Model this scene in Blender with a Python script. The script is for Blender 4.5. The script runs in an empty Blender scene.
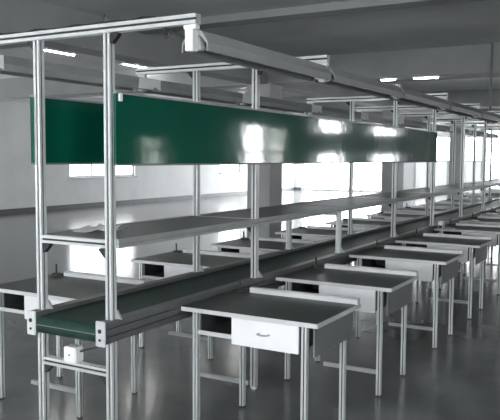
import bpy, bmesh, math, random
from mathutils import Vector, Matrix
random.seed(4)
SC = bpy.context.scene
COL = SC.collection

# ------------------------------------------------------------------ materials
def nodes(name):
    m = bpy.data.materials.new(name); m.use_nodes = True
    nt = m.node_tree; b = nt.nodes['Principled BSDF']
    return m, nt, b

def noise_col(nt, b, c0, c1, scale, detail=4.0, stretch=None):
    tc = nt.nodes.new('ShaderNodeTexCoord'); n = nt.nodes.new('ShaderNodeTexNoise')
    n.inputs['Scale'].default_value = scale; n.inputs['Detail'].default_value = detail
    r = nt.nodes.new('ShaderNodeValToRGB')
    r.color_ramp.elements[0].position = .32; r.color_ramp.elements[1].position = .68
    r.color_ramp.elements[0].color = (*c0, 1); r.color_ramp.elements[1].color = (*c1, 1)
    src = tc.outputs['Object']
    if stretch:
        mp = nt.nodes.new('ShaderNodeMapping'); mp.inputs['Scale'].default_value = stretch
        nt.links.new(src, mp.inputs['Vector']); src = mp.outputs['Vector']
    nt.links.new(src, n.inputs['Vector']); nt.links.new(n.outputs['Fac'], r.inputs['Fac'])
    nt.links.new(r.outputs['Color'], b.inputs['Base Color'])
    return n, src

def mat(name, c, rough=.5, metal=0.0, var=.12, scale=6.0, spec=.5, bump=0.0, bscale=20.0, stretch=None, coat=0.0):
    m, nt, b = nodes(name)
    c0 = tuple(max(0, v * (1 - var)) for v in c); c1 = tuple(min(1, v * (1 + var)) for v in c)
    n, src = noise_col(nt, b, c0, c1, scale, stretch=stretch)
    b.inputs['Roughness'].default_value = rough; b.inputs['Metallic'].default_value = metal
    b.inputs['Specular IOR Level'].default_value = spec
    b.inputs['Coat Weight'].default_value = coat
    if bump:
        n2 = nt.nodes.new('ShaderNodeTexNoise'); n2.inputs['Scale'].default_value = bscale; n2.inputs['Detail'].default_value = 2
        bp = nt.nodes.new('ShaderNodeBump'); bp.inputs['Strength'].default_value = bump; bp.inputs['Distance'].default_value = .02
        nt.links.new(src, n2.inputs['Vector']); nt.links.new(n2.outputs['Fac'], bp.inputs['Height'])
        nt.links.new(bp.outputs['Normal'], b.inputs['Normal'])
    return m

def glow(name, c, s):
    m = bpy.data.materials.new(name); m.use_nodes = True; nt = m.node_tree
    b = nt.nodes['Principled BSDF']
    b.inputs['Base Color'].default_value = (.6, .6, .6, 1); b.inputs['Roughness'].default_value = .3
    b.inputs['Emission Color'].default_value = (*c, 1); b.inputs['Emission Strength'].default_value = s
    return m

M = dict(
    alu=mat('aluminium', (.70, .73, .73), .34, .45, .06, 9),
    alu_dim=mat('weathered_aluminium', (.40, .42, .42), .45, .4, .08, 9),
    black=mat('black_plastic', (.02, .022, .022), .5, 0, .2),
    slot_shade=mat('black_slot_shade', (.03, .032, .032), .6, 0, .1),  # black fill standing in for the shade deep in the profile grooves
    white=mat('white_painted_steel', (.80, .81, .82), .45, 0, .03, 4),
    top=mat('dark_rubber_mat', (.044, .052, .049), .42, 0, .2, 30, .45),
    edge=mat('light_edge_trim', (.62, .64, .64), .4, .2, .05),
    inner=mat('dark_tray_lining', (.035, .038, .038), .7, 0, .15),
    grey=mat('grey_painted_steel', (.17, .178, .178), .5, 0, .06),
    board=mat('green_board_laminate', (.003, .088, .055), .07, 0, .1, 3, .38, .04, 5),
    belt=mat('green_conveyor_belt', (.019, .047, .038), .55, 0, .12, 14, .2),
    rail=mat('conveyor_rail_aluminium', (.125, .132, .132), .45, .3, .08, 8),
    shelf=mat('grey_laminate_shelf', (.11, .115, .115), .42, 0, .08, 10, .25),
    hood=mat('lamp_hood_enamel', (.29, .30, .298), .45, 0, .06),
    tube=mat('unlit_lamp_glass', (.62, .64, .63), .25, 0, .03),
    paper=mat('white_paper', (.85, .85, .85), .8, 0, .02),
    wall=mat('wall_plaster', (.74, .755, .75), .75, 0, .05, 1.5),
    wall_dark=mat('grey_green_wall_paint', (.20, .22, .215), .75, 0, .05, 1.5),
    wall_far=mat('end_wall_plaster', (.55, .56, .56), .8, 0, .05, 1.5),
    ceil=mat('ceiling_concrete', (.68, .70, .69), .9, 0, .07, 1.2, .2),
    beam=mat('beam_concrete', (.33, .345, .34), .9, 0, .07, 1.5, .2),
    column=mat('column_plaster', (.42, .43, .43), .8, 0, .06, 2),
    base=mat('baseboard_dark_paint', (.07, .075, .075), .5, 0, .1),
    frame=mat('window_frame_paint', (.42, .43, .44), .5, 0, .05),
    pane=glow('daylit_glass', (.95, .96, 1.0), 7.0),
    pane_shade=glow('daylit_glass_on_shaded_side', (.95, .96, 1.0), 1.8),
    pane_dim=glow('frosted_daylit_glass', (.95, .98, .98), .10),
    lamp_on=glow('lit_fluorescent_tube', (1, 1, .97), 16.0),
)
lm = M['pane_leafy'] = glow('glass_with_foliage_outside', (1, 1, 1), 3.0)
nt = lm.node_tree; b = nt.nodes['Principled BSDF']
noise_col(nt, b, (.3, .3, .3), (.6, .6, .6), 3)
_r = [x for x in nt.nodes if x.type == 'VALTORGB'][0]; _n = [x for x in nt.nodes if x.type == 'TEX_NOISE'][0]
_n.inputs['Scale'].default_value = 5; _r.color_ramp.elements[0].color = (.02, .05, .03, 1); _r.color_ramp.elements[1].color = (1, 1, .95, 1)
nt.links.remove(_r.outputs['Color'].links[0]); nt.links.new(_r.outputs['Color'], b.inputs['Emission Color'])
# floor: polished grey-green epoxy with mottling
fm, nt, b = nodes('epoxy_floor')
n, src = noise_col(nt, b, (.115, .123, .12), (.155, .163, .16), 2.2, 6)
b.inputs['Roughness'].default_value = .17; b.inputs['Specular IOR Level'].default_value = .62
n2 = nt.nodes.new('ShaderNodeTexNoise'); n2.inputs['Scale'].default_value = 1.7
bp = nt.nodes.new('ShaderNodeBump'); bp.inputs['Strength'].default_value = .03; bp.inputs['Distance'].default_value = .02
nt.links.new(src, n2.inputs['Vector']); nt.links.new(n2.outputs['Fac'], bp.inputs['Height']); nt.links.new(bp.outputs['Normal'], b.inputs['Normal'])
M['floor'] = fm

# ------------------------------------------------------------------ mesh building
class MB:
    def __init__(s): s.bm = bmesh.new()
    def box(s, x0, x1, y0, y1, z0, z1, bev=0.0):
        t = bmesh.new()
        bmesh.ops.create_cube(t, size=1)
        bmesh.ops.scale(t, vec=(x1 - x0, y1 - y0, z1 - z0), verts=t.verts)
        bmesh.ops.translate(t, vec=((x0 + x1) / 2, (y0 + y1) / 2, (z0 + z1) / 2), verts=t.verts)
        if bev: bmesh.ops.bevel(t, geom=t.edges[:], offset=bev, segments=2, affect='EDGES')
        return s._add(t)
    def _add(s, t):
        me = bpy.data.meshes.new('tmp'); t.to_mesh(me); t.free(); s.bm.from_mesh(me); bpy.data.meshes.remove(me); return s
    def prism(s, pts, axis, a, b):
        """extrude a closed 2D outline along an axis from a to b"""
        def P(u, v, w):
            return {'x': (w, u, v), 'y': (u, w, v), 'z': (u, v, w)}[axis]
        t = bmesh.new()
        A = [t.verts.new(P(u, v, a)) for u, v in pts]; B = [t.verts.new(P(u, v, b)) for u, v in pts]
        n = len(pts)
        for i in range(n): t.faces.new((A[i], A[(i + 1) % n], B[(i + 1) % n], B[i]))
        t.faces.new(A[::-1]); t.faces.new(B)
        bmesh.ops.triangulate(t, faces=[f for f in t.faces if len(f.verts) > 4])
        bmesh.ops.recalc_face_normals(t, faces=t.faces[:])
        return s._add(t)
    def cyl(s, p, q, r, seg=14, r2=None):
        p, q = Vector(p), Vector(q); d = q - p
        t = bmesh.new()
        bmesh.ops.create_cone(t, cap_ends=True, segments=seg, radius1=r, radius2=r if r2 is None else r2, depth=d.length)
        bmesh.ops.transform(t, matrix=Matrix.Translation((p + q) / 2) @ Vector((0, 0, 1)).rotation_difference(d).to_matrix().to_4x4(), verts=t.verts)
        return s._add(t)
    def tube(s, pts, r, seg=8):
        for a, b in zip(pts, pts[1:]): s.cyl(a, b, r, seg)
        for a in pts[1:-1]:
            t = bmesh.new(); bmesh.ops.create_uvsphere(t, u_segments=seg, v_segments=6, radius=r)
            bmesh.ops.translate(t, vec=a, verts=t.verts); s._add(t)
        return s
    def mesh(s, name, m):
        me = bpy.data.meshes.new(name); s.bm.to_mesh(me); s.bm.free(); me.materials.append(m); return me

def slot_outline(a=.02, w=.006, d=.0132, cx=0, cy=0):
    """square extrusion with one open groove in each face"""
    q = [(-a, -a), (-w, -a), (-w, -a + d), (w, -a + d), (w, -a), (a, -a)]
    out = []
    for k in range(4):
        for x, y in q[:-1]:
            for _ in range(k): x, y = -y, x
            out.append((x + cx, y + cy))
    return out

def shade_outline(a=.02, w=.0058, gap=.006, cx=0, cy=0):
    """recess shade imitated by a black plus-shaped core filling the grooves"""
    h = a - gap
    q = [(w, -w), (w, -h), (-w, -h), (-w, -w)]
    out = []
    for k in range(4):
        for x, y in q[:-1]:
            for _ in range(k): x, y = y, -x
            out.append((x + cx, y + cy))
    return out

def link(name, me, parent=None, loc=(0, 0, 0)):
    o = bpy.data.objects.new(name, me); COL.objects.link(o); o.location = loc
    if parent: o.parent = parent
    return o
def thing(name, label, cat, loc=(0, 0, 0), group=None):
    o = bpy.data.objects.new(name, None); COL.objects.link(o); o.location = loc; o.empty_display_size = .1
    tag(o, label, cat, group); return o
def tag(o, label, cat, group=None):
    o['label'] = label; o['category'] = cat
    if group: o['group'] = group
    return o
def struct(name, mb, m, parent=None):
    o = link(name, mb.mesh(name, m), parent)
    o['kind'] = 'structure'; return o
def copy_tree(o, loc, label):
    """a copy of a thing with copies of its parts and sub-parts, sharing mesh data"""
    r = o.copy(); COL.objects.link(r); r.location = loc; r['label'] = label
    for ch in list(o.children):
        c = ch.copy(); COL.objects.link(c); c.parent = r
        for g in list(ch.children):
            e = g.copy(); COL.objects.link(e); e.parent = c
    return r
ORD = ['first', 'second', 'third', 'fourth', 'fifth', 'sixth', 'seventh', 'eighth', 'ninth', 'tenth', 'eleventh', 'twelfth']

# ------------------------------------------------------------------ layout (metres; the line runs along +Y)
P = 1.489            # bay length
NP = 11              # portals
W = .242             # post offset from the line's axis
ZR = .779            # conveyor rail top
ZB = 2.238           # centre of the top beams
XL, XR, YB, YE, ZC = -13.0, 7.0, -7.0, 29.0, 3.45

# ------------------------------------------------------------------ the room
def wall_with_holes(mb, axis, a0, a1, b, holes, t):
    """axis: 'x' wall runs along x at y=b ; 'y' wall runs along y at x=b; t = signed thickness outwards"""
    def B(u0, u1, z0, z1):
        lo, hi = sorted((b, b + t))
        if axis == 'y': mb.box(lo, hi, u0, u1, z0, z1)
        else: mb.box(u0, u1, lo, hi, z0, z1)
    u = a0
    for h0, h1, z0, z1 in sorted(holes):
        if h0 > u: B(u, h0, 0, ZC)
        if z0 > 0: B(h0, h1, 0, z0)
        B(h0, h1, z1, ZC); u = h1
    if u < a1: B(u, a1, 0, ZC)
    return mb
WN = [0]
def window(axis, b, t, h0, h1, z0, z1, nv, hz=(), low=None, glass='pane'):
    """frame, mullions and panes set in the opening; nv panes side by side, transoms at heights hz"""
    WN[0] += 1
    f = MB(); y0, y1 = sorted((b + t * .25, b + t * .55)); fw = .06
    def B(m, u0, u1, a, c, e=0):
        if axis == 'y': m.box(y0 + e, y1 - e, u0, u1, a, c)
        else: m.box(u0, u1, y0 + e, y1 - e, a, c)
    B(f, h0, h1, z0, z0 + fw); B(f, h0, h1, z1 - fw, z1); B(f, h0, h0 + fw, z0 + fw, z1 - fw); B(f, h1 - fw, h1, z0 + fw, z1 - fw)
    st = (h1 - h0) / nv
    for i in range(1, nv): B(f, h0 + st * i - .03, h0 + st * i + .03, z0 + fw, z1 - fw)
    for z in hz: B(f, h0 + fw, h1 - fw, z - .025, z + .025, .003)
    w = struct('window_%d' % WN[0], f, M['frame'])
    e = abs(y1 - y0) * .42
    zs = [z0 + fw] + ([low] if low else []) + [z1 - fw]
    for i in range(nv):
        for j in range(len(zs) - 1):
            p = MB(); B(p, h0 + st * i + .03, h0 + st * (i + 1) - .03, zs[j], zs[j + 1], e)
            q = link('pane', p.mesh('pane', M['pane_dim'] if (low and j == 0) else M[glass]), w); q['kind'] = 'structure'
    s = MB()
    lo, hi = sorted((b, b - math.copysign(.07, t)))
    if axis == 'y': s.box(lo, hi, h0 - .05, h1 + .05, z0 - .04, z0)
    else: s.box(h0 - .05, h1 + .05, lo, hi, z0 - .04, z0)
    q = link('window_sill', s.mesh('window_sill', M['frame']), w); q['kind'] = 'structure'

struct('floor', MB().box(XL - .3, XR + .3, YB - .3, YE + .3, -.2, 0), M['floor'])
struct('ceiling', MB().box(XL - .3, XR + .3, YB - .3, YE + .3, ZC, ZC + .2), M['ceil'])
left_w = [(1.0, 4.2, .94, 2.3), (7.0, 9.6, .94, 2.3), (13.43, 16.56, .94, 2.3), (22.07, 23.77, .96, 2.3)]  # first pair lies out of view, added for the light it gives
end_w = [(-12.55, -7.95, .06, 2.56), (-6.95, -3.95, .06, 2.58), (-3.85, -.4, .30, 2.92)]
right_w = [(-5.5, -3.5, .9, 2.7), (8.75, 9.5, 1.25, 2.05), (12.85, 13.9, 1.3, 2.5), (14.2, 15.5, 1.3, 2.45), (17.5, 19.2, 1.3, 2.85), (22.5, 24.7, 1.4, 2.8)]
back_w = [(-11.5, -8.6, 1.2, 2.6), (-.2, 2.6, 1.0, 2.5)]
struct('wall_left', wall_with_holes(MB(), 'y', YB, YE, XL, left_w, -.25), M['wall'])
struct('wall_right', wall_with_holes(MB(), 'y', YB, YE, XR, right_w, .25), M['wall_dark'])
struct('wall_end', wall_with_holes(MB(), 'x', XL, XR, YE, end_w, .25), M['wall_far'])
struct('wall_back', wall_with_holes(MB(), 'x', XL, XR, YB, back_w, -.25), M['wall'])
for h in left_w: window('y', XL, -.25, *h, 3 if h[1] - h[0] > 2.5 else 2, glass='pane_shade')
for i, h in enumerate(end_w): window('x', YE, .25, *h, [3, 4, 4, 3][i], hz=[(), (1.5,), (.75, 1.05, 1.55, 2.5), ()][i], low=[None, 1.5, None, None][i])
for h in right_w: window('y', XR, .25, *h, 2, hz=(1.75,), glass='pane_leafy' if h[0] in (14.2, 8.75) else 'pane')
for h in back_w: window('x', YB, -.25, *h, 3)
struct('baseboard_left', MB().box(XL, XL + .03, YB, YE, 0, .13), M['base'])
struct('baseboard_end', MB().box(XL + .03, -12.6, YE - .03, YE, 0, .13).box(-7.9, -7.0, YE - .03, YE, 0, .13).box(-3.9, XR, YE - .03, YE, 0, .13), M['base'])
struct('baseboard_right', MB().box(XR - .03, XR, YB, YE - .03, 0, .13), M['base'])
for i, (y0, y1, z0, z1) in enumerate(((17.5, 19.2, 1.78, 2.42), (22.5, 24.7, 1.75, 2.5))):
    struct('trim_%d' % (40 + i), MB().box(XR - .01, XR + .06, y0, y1, z0, z1), M['wall'])
# beams and columns
n_trim = 0
for x0, x1 in ((-4.22, -3.83), (3.6, 4.0)):
    n_trim += 1
    struct('trim_%d' % n_trim, MB().box(x0, x1, YB, YE, 3.0, ZC), M['beam'])
for y in (9.2, 16.95, 24.6):
    n_trim += 1
    struct('trim_%d' % n_trim, MB().box(XL, -4.22, y, y + .5, 3.0, ZC).box(-3.83, 3.6, y, y + .5, 3.0, ZC).box(4.0, XR, y, y + .5, 3.0, ZC), M['beam'])
for y in (5.2, 13.0, 20.8):
    n_trim += 1
    struct('trim_%d' % n_trim, MB().box(XL, -4.22, y, y + .3, 3.36, ZC).box(-3.83, 3.6, y, y + .3, 3.36, ZC).box(4.0, XR, y, y + .3, 3.36, ZC), M['beam'])
for x in (-4.03, 3.8):
    for y in (9.2, 16.95, 24.6):
        n_trim += 1
        struct('trim_%d' % n_trim, MB().box(x - .24, x + .26, y - .01, y + .51, 0, 3.02, .008), M['column'])

# ------------------------------------------------------------------ aluminium portal frames
me_post = MB().prism(slot_outline(), 'z', ZR + .0005, ZB - .0205).mesh('post', M['alu'])
me_beam = MB().prism(slot_outline(.0225, .006, .012), 'x', -.774, .774).mesh('top_beam', M['alu'])
me_bear = MB().prism(slot_outline(.02, .0055, .01), 'x', -W + .0205, W - .0205).mesh('shelf_bearer', M['alu'])
def gusset(sx):   # black corner bracket in the angle between two bars (x-z plane)
    return [(0, 0), (.048 * sx, 0), (.048 * sx, -.01), (.01 * sx, -.048), (0, -.048)]
me_gus = {s: MB().prism(gusset(s), 'y', -.014, .014).mesh('corner_bracket', M['black']) for s in (-1, 1)}
me_shade = MB().prism(shade_outline(), 'z', ZR + .002, ZB - .022).mesh('groove_shade', M['slot_shade'])
me_bshade = MB().prism(shade_outline(.0225, .0058, .006), 'x', -.772, .772).mesh('groove_shade', M['slot_shade'])
me_rshade = MB().prism(shade_outline(), 'x', -W + .022, W - .022).mesh('groove_shade', M['slot_shade'])
me_foot = MB().prism([(-.02, .045), (.02, .045), (.05, 0), (-.05, 0)][::-1], 'y', .0, .012).mesh('foot_bracket', M['alu_dim'])
frame = None; n_port = 0
for k in range(NP):
    lab = ('aluminium portal frame at the near open end of the conveyor' if k == 0 else
           'aluminium portal frame over the conveyor, %s from the near end' % ORD[k])
    if k == 0:
        frame = thing('portal_frame', lab, 'metal frame', (0, 0, 0), 'portal frames over the conveyor')
        for s in (-1, 1):
            link('groove_shade', me_shade, link('post', me_post, frame, (s * W, 0, 0)))
            link('corner_bracket', me_gus[s], frame, (s * (W + .0205), 0, ZB - .0235))
            link('corner_bracket', me_gus[-s], frame, (s * (W - .0205), 0, 1.141))
            link('foot_bracket', me_foot, frame, (s * W, .0205, ZR + .0005))
        link('groove_shade', me_bshade, link('top_beam', me_beam, frame, (0, 0, ZB + .0025)))
        link('groove_shade', me_rshade, link('shelf_bearer', me_bear, frame, (0, 0, 1.166)))
    elif k == 2:
        sp = thing('shelf_stand', 'pair of short aluminium posts carrying the shelf between the second and third tall frames', 'metal frame', (0, k * P, 0))
        me_short = MB().prism(slot_outline(), 'z', ZR + .0005, 1.149).mesh('post', M['alu'])
        for s in (-1, 1):
            link('post', me_short, sp, (s * W, 0, 0)); link('foot_bracket', me_foot, sp, (s * W, .0205, ZR + .0005))
        link('shelf_bearer', me_bear, sp, (0, 0, 1.166 - .04))
    else:
        n_port += 1
        copy_tree(frame, (0, k * P, 0), 'aluminium portal frame over the conveyor, %s from the near end' % ORD[n_port])

# ------------------------------------------------------------------ conveyor
YEND = (NP - 1) * P + .25
conv = thing('belt_conveyor', 'long green belt conveyor with grooved aluminium sides between the worktables', 'conveyor', (0, 0, 0))
def rail_outline(sx):
    x0, x1 = .212, .272
    out = [(x0, .665), (x0, ZR), (x1, ZR)]
    for z in (.752, .712):                     # two open grooves along the outer side
        out += [(x1, z), (x1 - .012, z), (x1 - .012, z - .012), (x1, z - .012)]
    out += [(x1, .69), (x1 - .01, .69), (x1 - .01, .665)]
    return [(sx * x, z) for x, z in out]
for s in (-1, 1):
    link('side_rail', MB().prism(rail_outline(s), 'y', -.075, YEND).mesh('side_rail', M['rail']), conv)
    ep = link('end_plate', MB().box(s * .242 - .031, s * .242 + .031, -.087, -.0755, .655, .785, .004).mesh('end_plate', M['alu']), conv)
    link('bolt', MB().cyl((s * .242, -.091, .735), (s * .242, -.087, .735), .011).cyl((s * .242, -.091, .69), (s * .242, -.087, .69), .007).mesh('bolt', M['black']), ep)
# belt loop: flat run over, round the end rollers, and back underneath
zr, rr = .708, .048
pts = []
for i in range(13):
    a = math.pi / 2 + math.pi * i / 12; pts.append((-.03 + rr * math.cos(a), zr + rr * math.sin(a)))
for i in range(13):
    a = -math.pi / 2 + math.pi * i / 12; pts.append((YEND - .05 + rr * math.cos(a), zr + rr * math.sin(a)))
link('belt', MB().prism(pts, 'x', -.2085, .2085).mesh('belt', M['belt']), conv)
link('belt_seam', MB().box(-.205, .205, -.0815, -.0775, .712, .716).mesh('belt_seam', M['grey']), conv)
me_leg = MB().prism(slot_outline(), 'z', .012, .664).cyl((0, 0, 0), (0, 0, .012), .024).mesh('leg', M['alu'])
me_lshade = MB().prism(shade_outline(), 'z', .013, .662).mesh('groove_shade', M['slot_shade'])
me_cross = MB().prism(slot_outline(), 'x', -W + .0205, W - .0205).mesh('crossbar', M['alu'])
for k in range(NP):
    for s in (-1, 1): link('groove_shade', me_lshade, link('leg', me_leg, conv, (s * W, k * P, 0)))
    link('groove_shade', me_rshade, link('crossbar', me_cross, conv, (0, k * P, .503)))
for s in (-1, 1): link('corner_bracket', me_gus[-s], conv, (s * (W - .0205), 0, .482))
jb = link('junction_box', MB().box(-.062, .026, -.035, .03, .524, .606, .006).mesh('junction_box', M['white']), conv)
link('cover_screw', MB().cyl((-.018, -.038, .565), (-.018, -.034, .565), .005).mesh('cover_screw', M['grey']), jb)
link('control_cable', MB().tube([(.02, 0, .58), (.09, .06, .60), (.16, .1, .655), (.2, .12, .66)], .006).mesh('control_cable', M['black']), conv)

# ------------------------------------------------------------------ shelf boards, one per bay
me_panel = MB().box(-.262, .262, .022, P - .022, 1.150, 1.186).mesh('shelf_panel', M['shelf'])
me_trim = MB().prism([(0, 1.143), (.016, 1.143), (.016, 1.160), (.010, 1.163), (.010, 1.169), (.016, 1.172), (.016, 1.190), (0, 1.190)], 'y', .021, P + .0205).mesh('edge_trim', M['alu_dim'])
me_trim2 = MB().prism([(0, 1.143), (-.016, 1.143), (-.016, 1.190), (0, 1.190)], 'y', .021, P + .0205).mesh('edge_trim', M['alu_dim'])
sh = None
for k in range(NP - 1):
    lab = ('grey shelf board in the nearest bay, with papers on its front end' if k == 0 else
           'grey shelf board over the conveyor in the %s bay from the near end' % ORD[k])
    if k == 0:
        sh = thing('shelf_board', lab, 'shelf', (0, 0, 0), 'shelf boards along the line')
        link('shelf_panel', me_panel, sh); link('edge_trim', me_trim, sh, (.2625, 0, 0)); link('edge_trim', me_trim2, sh, (-.2625, 0, 0))
    else: copy_tree(sh, (0, k * P, 0), lab)
pp = MB()
for i, (x, y, a, w, h) in enumerate(((-.15, .28, .25, .12, .2), (-.03, .33, -.2, .16, .11), (-.09, .36, .5, .13, .18))):
    t = bmesh.new(); bmesh.ops.create_grid(t, x_segments=6, y_segments=6, size=.5)
    for v in t.verts:
        u = v.co.x; v.co.z = .014 * (u * 2) ** 2 * (1 + v.co.y) + .0015 + .004 * i
    bmesh.ops.solidify(t, geom=t.faces[:], thickness=-.001)
    bmesh.ops.scale(t, vec=(w, h, 1), verts=t.verts); bmesh.ops.rotate(t, matrix=Matrix.Rotation(a, 3, 'Z'), verts=t.verts)
    bmesh.ops.translate(t, vec=(x, y, 1.187), verts=t.verts); pp._add(t)
tag(link('paper_sheets', pp.mesh('paper_sheets', M['paper'])), 'small loose heap of white paper on the near end of the grey shelf', 'paper')

# ------------------------------------------------------------------ green display boards
def board_set(side):
    g0 = None
    for k in range(4):
        word = 'right-hand' if side > 0 else 'left-hand'
        lab = 'glossy green board on the %s posts, %s bay from the near end' % (word, ORD[k])
        x0, x1 = sorted((side * (W + .0215), side * (W + .0375)))
        if k == 0:
            g0 = thing('green_board', lab, 'board', (0, 0, 0), 'green boards on the %s posts' % word)
            y0 = .004 if side > 0 else -.03; y1 = y0 + P - .0004
            link('board_panel', MB().box(x0, x1, y0, y1, 1.572, 1.922).mesh('board_panel', M['board']), g0)
            e0, e1 = sorted((side * (W + .0205), side * (W + .0415)))
            link('edge_strip', MB().box(e0, e1, y0, y1, 1.922, 1.932).mesh('edge_strip', M['alu_dim']), g0)
            link('edge_strip', MB().box(e0, e1, y0, y1, 1.562, 1.572).mesh('edge_strip', M['grey']), g0)
            if side > 0:
                c0, c1 = x1, x1 + .012
                link('clip', MB().box(c0, c1, .022, .045, 1.885, 1.925, .002).mesh('clip', M['white']), g0)['label'] = 'small white clip'
        else:
            g = thing('green_board', lab, 'board', (0, k * P, 0), 'green boards on the %s posts' % word)
            for ch in g0.children:
                if ch.name.startswith('clip'): continue
                c = ch.copy(); COL.objects.link(c); c.parent = g
board_set(1); board_set(-1)

# ------------------------------------------------------------------ lamp troughs hung from the beam ends
hood = [(-.034, 2.194), (.034, 2.194), (.074, 2.14), (.074, 2.098), (.066, 2.098), (.066, 2.134), (.03, 2.17), (-.03, 2.17), (-.066, 2.134), (-.066, 2.098), (-.074, 2.098), (-.074, 2.14)]
me_hood = MB().prism(hood, 'y', .03, P - .03).mesh('lamp_hood', M['hood'])
me_tube = MB().cyl((0, .09, 2.128), (0, P - .09, 2.128), .014, 12).mesh('fluorescent_tube', M['tube'])
me_sock = MB().box(-.018, .018, -.0225, .0225, 2.108, 2.1695, .003).mesh('tube_socket', M['white'])
me_brk = MB().box(-.022, .022, -.02, .03, 2.096, 2.196, .003).box(-.034, .034, -.014, .022, 2.196, 2.2165, .002).mesh('hanging_bracket', M['white'])
me_plate = MB().prism([(-.12, 2.185), (-.12, 2.17), (-.07, 2.15), (-.11, 2.125), (-.13, 2.105), (.03, 2.105), (.06, 2.13), (.13, 2.105), (.13, 2.185)], 'x', .0745, .0785).mesh('joint_plate', M['white'])
lamp = None; llamp = None
for side in (1, -1):
    for k in range(NP - 1):
        lab = 'grey lamp trough hung over the %s tables, %s from the near end' % ('right' if side > 0 else 'left', ORD[k])
        loc = (side * .735, k * P, 0)
        if lamp is None:
            lamp = thing('lamp_trough', lab, 'lamp', loc, 'lamp troughs along the line')
            link('lamp_hood', me_hood, lamp); link('fluorescent_tube', me_tube, lamp); link('tube_socket', me_sock, lamp, (0, .0675, 0)); link('tube_socket', me_sock, lamp, (0, P - .0675, 0)); link('hanging_bracket', me_brk, lamp)
        elif side < 0 and llamp is None:
            llamp = copy_tree(lamp, loc, lab); link('joint_plate', me_plate, llamp)['label'] = 'white joint plate'
        else: copy_tree(lamp if side > 0 else llamp, loc, lab)

# cables on the first beam
pts = [(-.80 + i * .09, .006 * math.sin(i * 1.7), ZB + .033 + .004 * math.sin(i * 2.3)) for i in range(15)]
pts += [(.53, 0, ZB + .031)]
tag(link('power_cable', MB().tube(pts, .0065).tube([(.2, 0, ZB + .033), (.205, 0, ZB + .06), (.215, .004, ZB + .075)], .006).mesh('power_cable', M['black'])),
    'black power cable lying along the top of the nearest beam', 'cable')
tag(link('cable_hook', MB().tube([(.59, 0, 2.217), (.585, -.01, 2.19), (.60, -.012, 2.165), (.62, -.01, 2.175), (.625, -.008, 2.2), (.66, -.004, 2.175), (.70, 0, 2.16)], .006).mesh('cable_hook', M['black'])),
    'short looped black cable hanging under the nearest beam beside the lamp', 'cable')

# ------------------------------------------------------------------ worktables
TW, TD = .86, .625
def make_table(label, group, bars='front'):
    t = thing('worktable', label, 'worktable', (0, 0, 0), group)
    link('tabletop', MB().box(.006, TW - .006, .006, TD - .006, .7265, .7515).mesh('tabletop', M['top']), t)
    link('edge_trim', MB().box(0, TW, 0, .006, .726, .75, .0015).box(0, TW, TD - .006, TD, .726, .75, .0015).box(0, .006, .006, TD - .006, .726, .75).box(TW - .006, TW, .006, TD - .006, .726, .75).mesh('edge_trim', M['edge']), t)
    a = .0155
    for x, y in ((.085, .035), (.775, .035), (.085, TD - .06), (.775, TD - .06)):
        l = link('leg', MB().prism(slot_outline(a, .0042, .009, x, y), 'z', .01, .7255).mesh('leg', M['alu']), t)
        link('groove_shade', MB().prism(shade_outline(a, .0041, .004, x, y), 'z', .011, .7245).mesh('groove_shade', M['slot_shade']), l)
        link('foot_pad', MB().cyl((x, y, 0), (x, y, .01), .017).mesh('foot_pad', M['black']), l)
    tr = MB().box(.105, .333, .03, .5, .600, .612).box(.105, .333, .40, .408, .612, .726).box(.101, .1065, .055, .5, .600, .726)
    link('open_tray', tr.mesh('open_tray', M['inner']), t)
    link('tray_lip', MB().box(.105, .333, .018, .03, .598, .622, .002).mesh('tray_lip', M['edge']), t)
    cb = MB().box(.335, .341, .03, .5, .58, .726).box(.735, .741, .03, .5, .58, .726).box(.341, .735, .03, .5, .574, .58).box(.335, .741, .5, .506, .574, .726)
    link('drawer_case', cb.mesh('drawer_case', M['grey']), t)
    d = link('drawer', MB().box(.333, .745, .012, .03, .572, .7245, .003).box(.348, .728, .03, .47, .59, .69).mesh('drawer', M['white']), t)
    h = [(.508, .012, .655), (.508, -.006, .655), (.514, -.012, .654), (.54, -.014, .652), (.566, -.012, .654), (.572, -.006, .655), (.572, .012, .655)]
    link('handle', MB().tube(h, .0045).mesh('handle', M['alu_dim']), d)
    link('side_panel', MB().box(.806, .814, .07, TD - .015, .55, .726).mesh('side_panel', M['grey']), t)
    if bars == 'front':
        link('foot_bar', MB().prism(slot_outline(.0125, .0035, .006, .035, .165), 'x', .37, .758).mesh('foot_bar', M['alu_dim']), t)
    else:
        link('foot_bar', MB().prism(slot_outline(.0125, .0035, .006, TD - .06, .165), 'x', -.26, .066).prism(slot_outline(.0125, .0035, .006, TD - .06, .165), 'x', .104, .13).mesh('foot_bar', M['alu_dim']), t)
    link('back_rail', MB().prism([(TD - .055, .7516), (TD - .055, .776), (TD - .047, .783), (TD - .012, .783), (TD - .012, .7516)], 'x', .13, TW - .002).mesh('back_rail', M['edge']), t)
    hold = MB().cyl((.055, TD - .05, .7516), (.055, TD - .05, .762), .034, 16).cyl((.055, TD - .05, .762), (.055, TD - .05, .83), .007).box(.045, .12, TD - .065, TD - .04, .7516, .768, .002)
    link('tool_holder', hold.mesh('tool_holder', M['black']), t)
    return t
TY = [.555, 1.73, 3.13, 4.42, 5.9, 7.2, 8.55, 9.9]
LY = [.40, 1.88, 3.09, 4.48, 5.9, 7.3, 8.7, 10.1, 11.5, 12.9]
t1 = make_table('worktable with white drawer and dark top, nearest on the right side', 'worktables on the right of the line', 'back')
t1.location = (.281, TY[0], 0)
tab = None
for i, y in enumerate(TY[1:], 1):
    if tab is None:
        tab = make_table('dark-topped worktable right of the conveyor, second from the near end', 'worktables on the right of the line')
        tab.location = (.281, y, 0); continue
    copy_tree(tab, (.281, y, 0), 'dark-topped worktable right of the conveyor, %s from the near end' % ORD[i])
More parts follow.
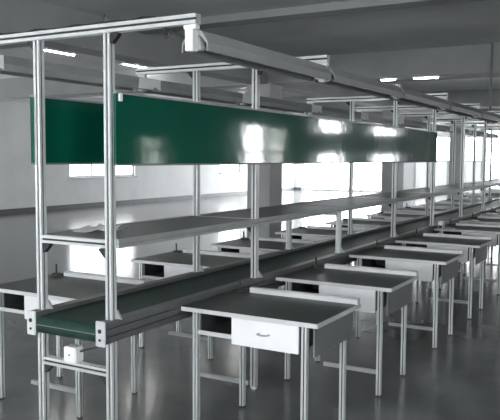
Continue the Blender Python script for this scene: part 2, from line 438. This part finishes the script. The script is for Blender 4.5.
for i, y in enumerate(LY):
    lab = ('worktable left of the conveyor, nearest, half hidden by the front left post' if i == 0 else
           'dark-topped worktable left of the conveyor, %s from the near end' % ORD[i])
    c = copy_tree(tab, (-1.17, y, 0), lab); c['group'] = 'worktables on the left of the line'
# small white carton on the fifth right table
cx = MB().box(.31, .37, 5.98, 6.08, .752, .83, .002)
ct = tag(link('carton', cx.mesh('carton', M['white'])), 'small white carton on a far right-hand table beside the conveyor', 'box')
link('carton_flap', MB().box(.318, .362, 5.977, 5.98, .754, .785).mesh('carton_flap', M['inner']), ct)

# ------------------------------------------------------------------ ceiling lights
def ceiling_lamp(name, label, x0, x1, y0, y1, z, grp, r=.010):
    t = thing(name, label, 'ceiling light', ((x0 + x1) / 2, (y0 + y1) / 2, z), grp)
    cx, cy = (x0 + x1) / 2, (y0 + y1) / 2
    a, b = (x1 - x0) / 2, (y1 - y0) / 2
    link('lamp_body', MB().box(-a, a, -b, b, -.018, 0, .003).mesh('lamp_body', M['white']), t)
    if a > b: p, q = (-a + .03, 0, -.028), (a - .03, 0, -.028)
    else: p, q = (0, -b + .03, -.028), (0, b - .03, -.028)
    link('lit_tube', MB().cyl(p, q, r, 12).mesh('lit_tube', M['lamp_on']), t)
    return t
for i, y in enumerate((5.95, 8.25, 10.2, 12.3)):
    ceiling_lamp('ceiling_light', 'lit fluorescent batten on the ceiling beyond the long beam, %s in its row' % ORD[i], -6.64, -6.52, y, y + 1.0, ZC, 'battens on the ceiling at left')
for i, (x0, x1) in enumerate(((-1.67, -1.36), (-1.08, -.61))):
    ceiling_lamp('ceiling_light', '%s lit fluorescent batten under the cross beam over the line' % ('left' if i == 0 else 'right'), x0, x1, 9.3, 9.38, 3.0, 'battens under the cross beam')
for i, x in enumerate((.2, 2.3)):  # unseen lamps added to brighten the faces turned towards the viewer
    ceiling_lamp('ceiling_light', '%s unseen fill light added on the ceiling behind the viewer' % ('left' if i == 0 else 'right'), x, x + 1.2, -4.2, -4.05, ZC, 'added fill lights on the ceiling behind the viewer', .045)
# conduit dropping from the ceiling beam to the line
cd = thing('conduit_drop', 'thin grey conduit dropping from the ceiling to the far part of the line', 'pipe', (.27, 9.1, 0))
link('conduit_pipe', MB().cyl((0, 0, 2.2), (0, 0, ZC), .018).mesh('conduit_pipe', M['grey']), cd)
link('conduit_clamp', MB().box(-.03, .03, -.13, .022, 2.262, 2.29, .003).mesh('conduit_clamp', M['alu_dim']), cd)

# ------------------------------------------------------------------ world, camera, view
w = bpy.data.worlds.new('World'); SC.world = w; w.use_nodes = True
w.node_tree.nodes['Background'].inputs[0].default_value = (.8, .88, 1, 1); w.node_tree.nodes['Background'].inputs[1].default_value = .6
yaw, pitch, roll, f = .5194, .0742, .0059, 709.44
c, s = math.cos(yaw), math.sin(yaw)
r = Vector((c, s, 0)); fw = Vector((-s, c, 0)); u = Vector((0, 0, 1))
F = fw * math.cos(pitch) - u * math.sin(pitch); u2 = u * math.cos(pitch) + fw * math.sin(pitch)
R = r * math.cos(roll) + u2 * math.sin(roll); U = u2 * math.cos(roll) - r * math.sin(roll)
cam = bpy.data.objects.new('Camera', bpy.data.cameras.new('Camera')); COL.objects.link(cam)
m = Matrix((R, U, -F)).transposed().to_4x4(); m.translation = Vector((2.62606, -2.74968, 1.60926)); cam.matrix_world = m
cam.data.sensor_width = 36; cam.data.sensor_fit = 'HORIZONTAL'; cam.data.lens = f / 500 * 36; cam.data.clip_start = .05
SC.camera = cam
SC.view_settings.view_transform = 'Standard'; SC.view_settings.look = 'None'
SC.view_settings.gamma = 1; SC.view_settings.use_curve_mapping = False
SC.view_settings.exposure = 2.0
